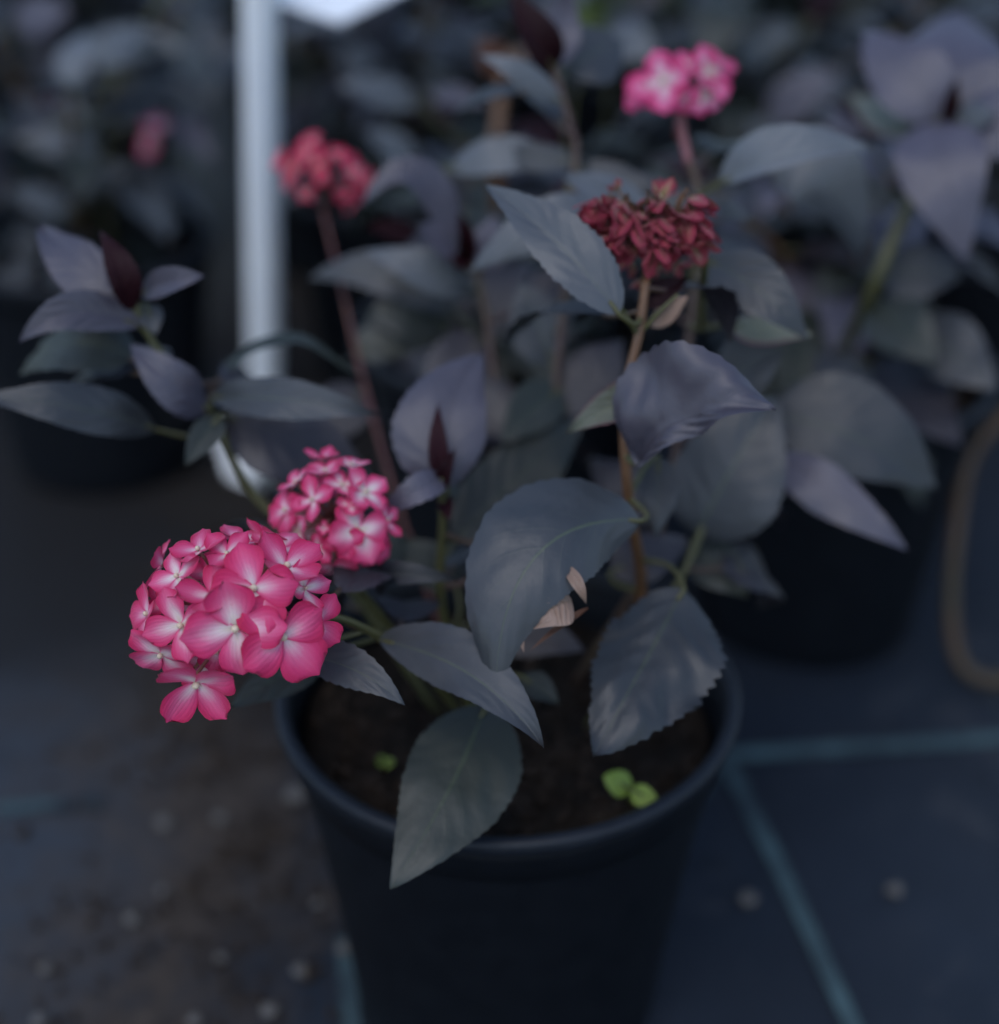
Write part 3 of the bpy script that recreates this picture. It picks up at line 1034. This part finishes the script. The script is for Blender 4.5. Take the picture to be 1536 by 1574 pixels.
B = [(526, 746, 32, 10, .0, .25, 0), (481, 768, 38, 20, -.1, .1, 1), (440, 784, 38, 30, -.5, .0, 2), (500, 724, 34, 50, -.1, .8, 0),
     (496, 706, 30, 0, -.1, .5, 3), (562, 757, 40, 35, .25, .35, 5), (551, 815, 50, 20, .1, .0, 2), (594, 800, 30, 30, .5, .0, 1),
     (488, 841, 27, 5, 0, -.1, 4), (527, 830, 33, 15, 0, -.1, 0), (458, 816, 32, 35, -.2, -.1, 0), (498, 812, 13, 0, 0, .2, 3),
     (514, 872, 44, 50, .1, -1.0, 5), (455, 742, 30, 60, -.6, .5, 1), (540, 775, 26, 0, .1, .3, 3), (540, 715, 28, 30, .2, .8, 4), (575, 840, 34, 60, .4, -.4, 2)]
fb = dome(512, 795, 0.588, 92, B, seed=2, back=10, back_r=0.6)
head(hyd, at(512, 800, 0.590), fb, 'sepal', label='smaller pink flower head with an open centre showing its stalks', hub_dir=Vector((0.1, 0, -1)))
rc = random.Random(8)
Cl = [(472, 236, 28, 10, 0, .2), (452, 258, 25, 40, -.2, .1), (435, 246, 20, 30, -.4, .2), (443, 280, 16, 10, -.3, -.3), (480, 216, 21, 40, 0, .5),
      (516, 238, 18, 20, .1, .3), (543, 264, 28, 20, .3, .2), (565, 280, 20, 20, .5, 0), (526, 294, 18, 0, .2, -.5), (470, 296, 17, 20, -.1, -.5),
      (495, 270, 16, 60, 0, 0), (550, 292, 17, 50, .4, -.4), (488, 252, 20, 30, 0, .1)]
fc = dome(497, 262, 0.79, 84, Cl, seed=3, back=2, back_r=0.35, depth_k=0.4)
head(hyd, at(497, 292, 0.80), fc, 'sepal_red', ped='stem_red', label='small crimson flower head beside the white post', hub_len=0.018)
Dl = [(1020, 124, 50, 12, -.05, .0, 0), (1088, 112, 46, 30, .2, .25, 1), (1085, 145, 34, 50, .3, -.3, 2), (1055, 100, 30, 20, 0, .7, 1),
      (985, 140, 34, 30, -.5, -.3, 2), (1100, 95, 34, 60, .2, .6, 0), (1050, 150, 28, 30, 0, -.7, 1)]
fd = dome(1045, 125, 0.705, 70, Dl, seed=4, back=1, back_r=0.4)
head(hyd, at(1045, 148, 0.712), fd, 'sepal_magenta', ped='stem_pink', label='small flower cluster of a few pink florets at the top', hub_len=0.02)
re = random.Random(21)
El = []
for _ in range(58):
    x, y = re.uniform(-1, 1), re.uniform(-1, 1)
    El.append((1000 + 74 * x + 10 * y, 340 + 38 * y - 5 * x, re.uniform(22, 32), re.random() * 90, x * 0.7 - 0.2, re.uniform(-3.2, -1.2) if re.random() < 0.8 else 0.4, re.randint(0, 2)))
fe = dome(1000, 348, 0.598, 95, El, seed=6, back=8, back_r=0.3, depth_k=0.6)
head(hyd, at(998, 400, 0.588), fe, 'sepal_faded', ped='stem_brown', label='faded dull red flower head with olive tinges', hub_len=0.012)


# seedlings in the soil ----------------------------------------------
def seedling(label, leaves, stem_to):
    """leaves: rows of (base, tip, half width px)"""
    b = stem_to
    t = root('seedling', b, label, 'seedling')
    for bs, tp, w in leaves:
        hero_leaf(t, [b], bs, tp, w, mat='bright', sharp=0.0, serr=0.0, corr=0.0002, petiole='stem_olive', pr=0.0006, attach=b)
    return t


def soil_at(px, py, z=0.166):
    return ground(px, py, z)


s1 = soil_at(975, 1240)
d1 = (s1 - CAM).dot(FWD)
seedling('tiny bright green seedling with two round leaves at the pot rim', [((972, 1216, d1 - .012), (928, 1192, d1 - .014), 21), ((968, 1214, d1 - .014), (1014, 1238, d1 - .018), 17)], s1)
s2 = soil_at(592, 1185)
d2 = (s2 - CAM).dot(FWD)
seedling('tiny dull green seedling on the soil left of the drooping front leaf', [((592, 1174, d2 - .006), (576, 1166, d2 - .008), 10), ((592, 1174, d2 - .006), (608, 1172, d2 - .008), 9)], s2)

# ------------------------------------------------------------------ neighbouring plants
GEN_STEM = ['stem_olive', 'stem_dark', 'stem_brown']


PATHS = {}


def neighbour(x, y, seed, label, group=None, cat='plant', nst=5, hgt=0.22, spread=0.13, mats=('slate', 'purple', 'lilac', 'green'),
              heads=0, hkind='sepal', with_pot=True, pot_label=None, pot_group=None, leafL=(0.065, 0.105), pairs=6):
    r = random.Random(seed)
    if with_pot:
        pot(x, y, pot_label, pot_group, rot=r.random() * 6)
    t = root('hydrangea', Vector((x, y, 0.16)), label, cat, group)
    for i in range(nst):
        a = 2 * math.pi * (i + r.uniform(-0.3, 0.3)) / nst
        k = r.uniform(0.5, 1.0)
        H = hgt * r.uniform(0.75, 1.15)
        p0 = Vector((x + 0.02 * math.cos(a), y + 0.02 * math.sin(a), 0.158))
        p2 = Vector((x + spread * k * math.cos(a), y + spread * k * math.sin(a), 0.165 + H))
        p1 = p0.lerp(p2, 0.5) + Vector((-0.02 * math.cos(a), -0.02 * math.sin(a), 0.02))
        path = smooth_path([p0, p1, p2], 8)
        PATHS.setdefault(t.name, []).extend(path)
        tube('stem', [p0, p1, p2], 0.0028, 0.0018, M[r.choice(GEN_STEM)], t, 7, 8)
        ya = r.random() * 3.14
        for j in range(pairs):
            f = 0.16 + 0.84 * j / (pairs - 1)
            q = path[min(len(path) - 1, int(f * (len(path) - 1)))]
            ya += math.pi / 2 + r.uniform(-0.3, 0.3)
            for sgn in (0, 1):
                b = ya + sgn * math.pi + r.uniform(-0.25, 0.25)
                top = j == pairs - 1
                el = r.uniform(0.3, 0.9) if top else (r.uniform(-0.3, 0.35) if j else r.uniform(-0.1, 0.3))
                L = r.uniform(*leafL) * (0.6 if top else 1.0)
                dv = Vector((math.cos(b) * math.cos(el), math.sin(b) * math.cos(el), math.sin(el)))
                m_ = 'lilac' if (top and 'lilac' in mats) else r.choice(mats)
                if top and r.random() < 0.4 and 'maroon' not in mats and 'grass' not in mats: m_ = 'maroon'
                yv = dv
                xv = yv.cross(Vector((0, 0, 1))).normalized()
                zv = xv.cross(yv)
                base = q + dv * 0.012
                mtx = Matrix.Translation(base) @ Matrix((xv, yv, zv)).transposed().to_4x4() @ Matrix.Rotation(r.uniform(-0.4, 0.4), 4, 'Y') @ Matrix.Scale(L, 4)
                lf = link('leaf', GEN[m_][r.randint(0, 3)], t, mtx)
                if y < 1.25:
                    tube('petiole', [q, q + dv * 0.006, base + dv * 0.003], 0.0015, 0.0011, M['stem_olive'], lf, 6, 3)
        if i < heads:
            c = p2 + Vector((0, 0, 0.02))
            lst = []
            for _ in range(14):
                v = Vector((r.gauss(0, 1), r.gauss(0, 1), abs(r.gauss(0, 1)) * 0.8)).normalized()
                lst.append((c + v * 0.02, v, r.random() * 6, 0.010, r.randint(0, 5)))
            head(t, c, lst, hkind, hub_len=0.02)
    return t


# right-hand neighbour, whose big shoot leans into the frame
NX, NY = 0.215, 0.875
tR = neighbour(NX, NY, 41, 'dark hydrangea right of the pink-flowered one, with a big lilac shoot leaning out', hgt=0.15, spread=0.10, nst=5,
               pot_label='black plastic pot under the dark hydrangea with the lilac shoot')
STR = []
def rstem(pts, r0, r1, mat):
    pth = smooth_path([P(p) for p in pts], 7)
    STR.extend(pth)
    tube('stem', [P(p) for p in pts], r0, r1, M[mat], tR, 8, 7)
rstem([Vector((NX - 0.01, NY - 0.01, 0.158)), (1330, 470, 0.80), (1385, 340, 0.785), (1440, 230, 0.775), (1462, 160, 0.775)], 0.004, 0.0026, 'stem_olive')
RL = lambda *a, **k: hero_leaf(tR, STR, *a, **k)
RL((1460, 182, 0.77), (1330, 45, 0.80), 52, 62, mid=(1385, 110, 0.775), mat='lilac', foldl=4, foldr=10, sharp=0.3)
RL((1462, 165, 0.775), (1468, 20, 0.83), 84, 84, mid=(1462, 85, 0.785), mat='lilac', foldl=8, foldr=8, sharp=0.2)
RL((1440, 185, 0.768), (1487, 402, 0.75), 66, 74, mid=(1455, 265, 0.742), mat='lilac', foldl=4, foldr=4, sharp=0.8)
RL((1470, 180, 0.77), (1600, 255, 0.75), 60, 60, mid=(1530, 195, 0.75), mat='lilac')
RL((1465, 170, 0.772), (1570, 90, 0.77), 40, 40, mat='lilac')
RL((1470, 190, 0.765), (1530, 175, 0.74), 26, 26, mat='glaucous')
RL((1458, 190, 0.77), (1470, 120, 0.755), 16, 16, mat='maroon', foldl=35, foldr=35, petiole=None)
RL((1400, 210, 0.785), (1305, 150, 0.84), 34, 34, mat='pale')
RL((1400, 500, 0.80), (1530, 600, 0.76), 60, 60, mat='slate')
RL((1340, 470, 0.80), (1440, 560, 0.76), 50, 50, mat='green')
RL((1360, 420, 0.80), (1480, 430, 0.78), 50, 50, mat='slate')
RL((1340, 560, 0.83), (1480, 690, 0.76), 56, 56, mat='purple')
RL((1330, 560, 0.83), (1250, 600, 0.76), 50, 50, mat='purple')
RL((1375, 300, 0.79), (1270, 330, 0.78), 34, 40, mat='slate')

# rows behind
GRP = 'dark hydrangeas in the rows behind'
PGRP = 'black pots in the rows behind'
LBL = 'blurred dark-leaved hydrangea in the crowded rows behind the flowering plant'
PLBL = 'black plastic pot in the crowded rows behind the flowering plant'
rows = []
tL = neighbour(-0.325, 1.10, 51, 'dark hydrangea on the left, behind the white post, above its own black pot', hgt=0.19, spread=0.15, nst=6,
          pot_label='black pot standing on the fabric just behind the white post', mats=('slate', 'purple', 'glaucous', 'green'), leafL=(0.055, 0.09))
tB = neighbour(0.005, 0.93, 52, 'dark hydrangea right behind the flowering one, half hidden by its leaves', hgt=0.13, spread=0.10, nst=5,
          pot_label='black pot hidden right behind the navy pot', mats=('purple', 'purple', 'slate', 'green'))
# odd bits that show among them
v_ = at(235, 215, 1.10)
tube('stem', [Vector((-0.30, 1.09, 0.30)), v_ + Vector((-0.01, 0, -0.05)), v_], 0.0016, 0.0012, M['stem_olive'], tL)
head(tL, v_, [(v_ + Vector((0.006, 0.0, 0.010)), -FWD + UPV * .8, 0.3, 0.013, 0), (v_ + Vector((-0.004, 0.004, -0.004)), -FWD - RIGHT, 0.9, 0.012, 2)],
     'sepal', hub_len=0.012)
tube('stem', [Vector((0.003, 0.935, 0.16)), at(764, 260, 0.93), at(768, 170, 0.92), at(775, 115, 0.92)], 0.0045, 0.0035, M['stem_brown'], tB)
hero_leaf(tB, [at(775, 115, 0.92)], (778, 112, 0.92), (735, 62, 0.90), 28, 26, mat='rust', petiole=None)
hero_leaf(tB, [at(775, 115, 0.92)], (780, 112, 0.92), (808, 72, 0.90), 20, 24, mat='dried', petiole=None)
BACK = []
gx = [-0.62, -0.10, 0.20, 0.47]
for k, x in enumerate(gx):
    t_ = neighbour(x + rnd.uniform(-.02, .02), 1.24 + rnd.uniform(-.03, .03) + (0.0 if x > -0.3 else 0.08), 60 + k, LBL, GRP, pot_label=PLBL, pot_group=PGRP,
              hgt=0.20, spread=0.15, nst=6, leafL=(0.065, 0.10), pairs=6, mats=('slate', 'glaucous', 'green', 'purple'))
    BACK.append(t_)
# larger pale leaves that catch the light among the blurred rows
for t_, rows_ in ((tL, [((120, 90, 1.10), (290, 75, 1.06), 34), ((20, 40, 1.12), (110, 20, 1.10), 34), ((150, 235, 1.08), (20, 215, 1.06), 30), ((90, 300, 1.08), (210, 260, 1.05), 28),
                        ((60, 150, 1.12), (130, 190, 1.08), 30), ((260, 180, 1.10), (330, 250, 1.06), 26), ((110, 330, 1.06), (10, 290, 1.04), 26), ((300, 40, 1.14), (350, 100, 1.12), 30)]),
                  (tB, [((640, 160, 0.97), (520, 130, 0.95), 28), ((660, 150, 0.97), (750, 160, 0.95), 17), ((640, 250, 0.97), (560, 200, 0.95), 26), ((930, 110, 0.98), (840, 60, 0.97), 40),
                        ((930, 60, 1.0), (1010, 90, 0.98), 40)]),
                  (BACK[2], [((1130, 90, 1.14), (1230, 50, 1.10), 34), ((1180, 190, 1.10), (1290, 110, 1.08), 36), ((1200, 250, 1.08), (1150, 180, 1.06), 30)])):
    for i_, (b_, e_, w_) in enumerate(rows_):
        hero_leaf(t_, PATHS[t_.name], b_, e_, w_, w_ * 0.9, mat=('glaucous', 'lilac', 'glaucous', 'slate')[i_ % 4], bow=0.08, pr=0.0012)
for k, x in enumerate([-0.45, -0.16, 0.19, 0.44, 0.70]):
    gr = k == 2
    neighbour(x + rnd.uniform(-.02, .02), 1.56 + rnd.uniform(-.03, .03), 70 + k,
              'light green leafy plant standing among the dark hydrangeas behind' if gr else LBL, None if gr else GRP,
              pot_label='black pot under the light green plant among the dark hydrangeas' if gr else PLBL, pot_group=None if gr else PGRP,
              hgt=0.22, spread=0.16, nst=6, leafL=(0.075, 0.11), pairs=6, mats=('grass', 'grass', 'green') if gr else ('glaucous', 'slate', 'green', 'purple'))
for k, x in enumerate([-0.78, -0.48, -0.2, 0.1, 0.42, 0.74]):
    neighbour(x + rnd.uniform(-.02, .02), 1.90 + rnd.uniform(-.03, .03), 80 + k, LBL, GRP, pot_label=PLBL, pot_group=PGRP,
              hgt=0.24, spread=0.17, nst=6, leafL=(0.075, 0.11), pairs=6, mats=('glaucous', 'slate', 'green', 'grass', 'purple'))
for k, x in enumerate([-0.7, -0.35, 0.0, 0.35, 0.7]):
    neighbour(x, 2.28 + rnd.uniform(-.03, .03), 90 + k, 'blurred leafy green plant in the last row, behind all the dark hydrangeas', 'green plants in the last row', pot_label='black pot in the last row, under a green plant',
              pot_group='black pots in the last row', hgt=0.26, spread=0.17, nst=6, mats=('grass', 'grass', 'green'))

# ------------------------------------------------------------------ white post with its sign card, and a plant tag
pb = ground(408, 735)
dpb = (pb - CAM).dot(FWD)
top = at(397, -260, dpb - 0.30)
post = root('sign_post', Vector((pb.x, pb.y, 0)), 'round white plastic post carrying a white card, standing behind the plant', 'sign post')
axis = (top - pb).normalized()
tube('post', [Vector((pb.x, pb.y, -0.002)), pb.lerp(top, 0.5), top], 0.0126, 0.0118, M['white'], post, 24, 4)
tag_c = at(523, 36, dpb - 0.24)
u1 = (RIGHT * 0.72 + UPV * 0.34).normalized()
nrm = (-FWD * 0.55 + Vector((0, 0, 1))).normalized()


def card_mesh():
    e1 = (RIGHT * 0.80 + UPV * 0.52 + FWD * 0.3)
    e2 = (RIGHT * -0.92 + UPV * 0.36 + FWD * 0.2)
    e1.normalize(); e2 = (e2 - e1 * 0.0).normalized()
    w1, w2 = 0.16, 0.10
    n = e1.cross(e2).normalized()
    if n.z < 0: n = -n
    bm = bmesh.new()
    c = [Vector((0, 0, 0)), e1 * w1, e1 * w1 + e2 * w2, e2 * w2]
    lo = [bm.verts.new(p - n * 0.0015) for p in c]
    hi = [bm.verts.new(p + n * 0.0015) for p in c]
    bm.faces.new(lo); bm.faces.new(hi)
    for i in range(4):
        bm.faces.new((lo[i], lo[(i + 1) % 4], hi[(i + 1) % 4], hi[i]))
    bmesh.ops.recalc_face_normals(bm, faces=bm.faces)
    bmesh.ops.bevel(bm, geom=bm.edges[:], offset=0.0009, segments=2, affect='EDGES')
    me = bpy.data.meshes.new('sign_card')
    bm.to_mesh(me); bm.free()
    me.materials.append(M['card'])
    return me


link('sign_card', card_mesh(), post, Matrix.Translation(tag_c))

# small white plant tag leaning against the post foot
tg = ground(392, 742)
dt = (tg - CAM).dot(FWD)


def tag_mesh():
    vs, fs = [], []
    ol = []
    w, h = 0.0185, 0.046
    for i in range(9):
        a = math.pi * i / 8
        ol.append((w * math.cos(a), h + w * 0.5 * math.sin(a)))
    ol += [(-w, 0.012), (-w * 0.35, 0.0), (w * 0.35, 0.0), (w, 0.012)]
    n = len(ol)
    for z in (-0.0008, 0.0008):
        for x, y in ol:
            vs.append((x, y, z + 0.003 * (y / h) ** 2))
    fs.append(tuple(range(n))[::-1]); fs.append(tuple(range(n, 2 * n)))
    for i in range(n):
        j = (i + 1) % n
        fs.append((i, j, j + n, i + n))
    return new_mesh('plant_tag', vs, fs, [M['white']], smooth=False)


yv = (Vector((0.25, 0.75, 0.62))).normalized()
yv = (RIGHT * -0.35 + UPV * 1.0 + FWD * 0.25).normalized()
zv = (-FWD + UPV * 0.3); zv = (zv - yv * zv.dot(yv)).normalized()
xv = yv.cross(zv)
pt_ = link('plant_tag', tag_mesh(), None, Matrix.Translation(Vector((tg.x, tg.y, 0.0))) @ Matrix((xv, yv, zv)).transposed().to_4x4())
tag(pt_, 'small rounded white plant tag at the foot of the white post', 'plant tag')

# bent cane touching the ground beside the right-hand pot
c0 = ground(1500, 1052)
dc = (c0 - CAM).dot(FWD)
cane = tube('bent_cane', [(1640, 560, dc - .02), (1560, 625, dc - .02), (1492, 705, dc - .02), (1468, 840, dc - .015), (1464, 960, dc - .01), (1482, 1026, dc - .006), (1530, 1046, dc - .006), (1600, 1030, dc - .012), (1680, 960, dc - .04)],
            0.0042, 0.0050, M['cane'], None, 10, 6, 0.2)
tag(cane, 'bent olive and tan cane looping down to the fabric beside the pots', 'cane')

# ------------------------------------------------------------------ litter on the fabric
peb = []
for i in range(4):
    r = random.Random(100 + i)
    bm = bmesh.new()
    bmesh.ops.create_icosphere(bm, subdivisions=2, radius=1.0)
    for v in bm.verts:
        v.co *= 1 + 0.35 * noise.noise(v.co * 1.2 + Vector((i * 9, 0, 0)))
        v.co.z *= 0.6
    me = bpy.data.meshes.new('pebble')
    bm.to_mesh(me); bm.free()
    me.materials.append(M['pebble'])
    me.polygons.foreach_set('use_smooth', [True] * len(me.polygons))
    peb.append(me)
for i, (px, py, s) in enumerate([(254, 1268, 1.5), (203, 1415, 1.3), (530, 1460, 1.2), (462, 1495, 1.2), (415, 1556, 1.3), (340, 1475, 1.0), (70, 1490, 1.0), (250, 1370, 0.9),
                                 (455, 1225, 1.9), (1375, 1370, 1.4), (870, 1530, 1.0), (300, 1570, 1.1), (60, 1570, 1.2), (1150, 1385, 1.5), (490, 1390, 0.9), (340, 1260, 1.2)]):
    p = ground(px, py)
    s_ = 0.0034 * s
    o = link('pebble', peb[i % 4], None, Matrix.Translation((p.x, p.y, s_ * 0.35)) @ Matrix.Rotation(i * 1.3, 4, 'Z') @ Matrix.Scale(s_, 4))
    tag(o, 'tiny pale pebble lying on the dark ground fabric', 'pebble', 'pebbles on the fabric')


def spill_place(r):
    while True:
        x = r.gauss(-0.155, 0.05)
        y = r.uniform(0.32, 1.05)
        if noise.noise(Vector((x * 8, y * 8, 2.2))) > -0.25 and (Vector((x - PX, y - PY, 0)).length > 0.082):
            return Vector((x, y, -0.001))


sp = link('spilled_soil', crumbs(2600, spill_place, 0.0008, 0.0042, 9, M['crumb'], 'spilled_soil'))
tag(sp, 'loose brown soil crumbs spilled over the fabric left of the navy pot', 'soil', None, 'stuff')
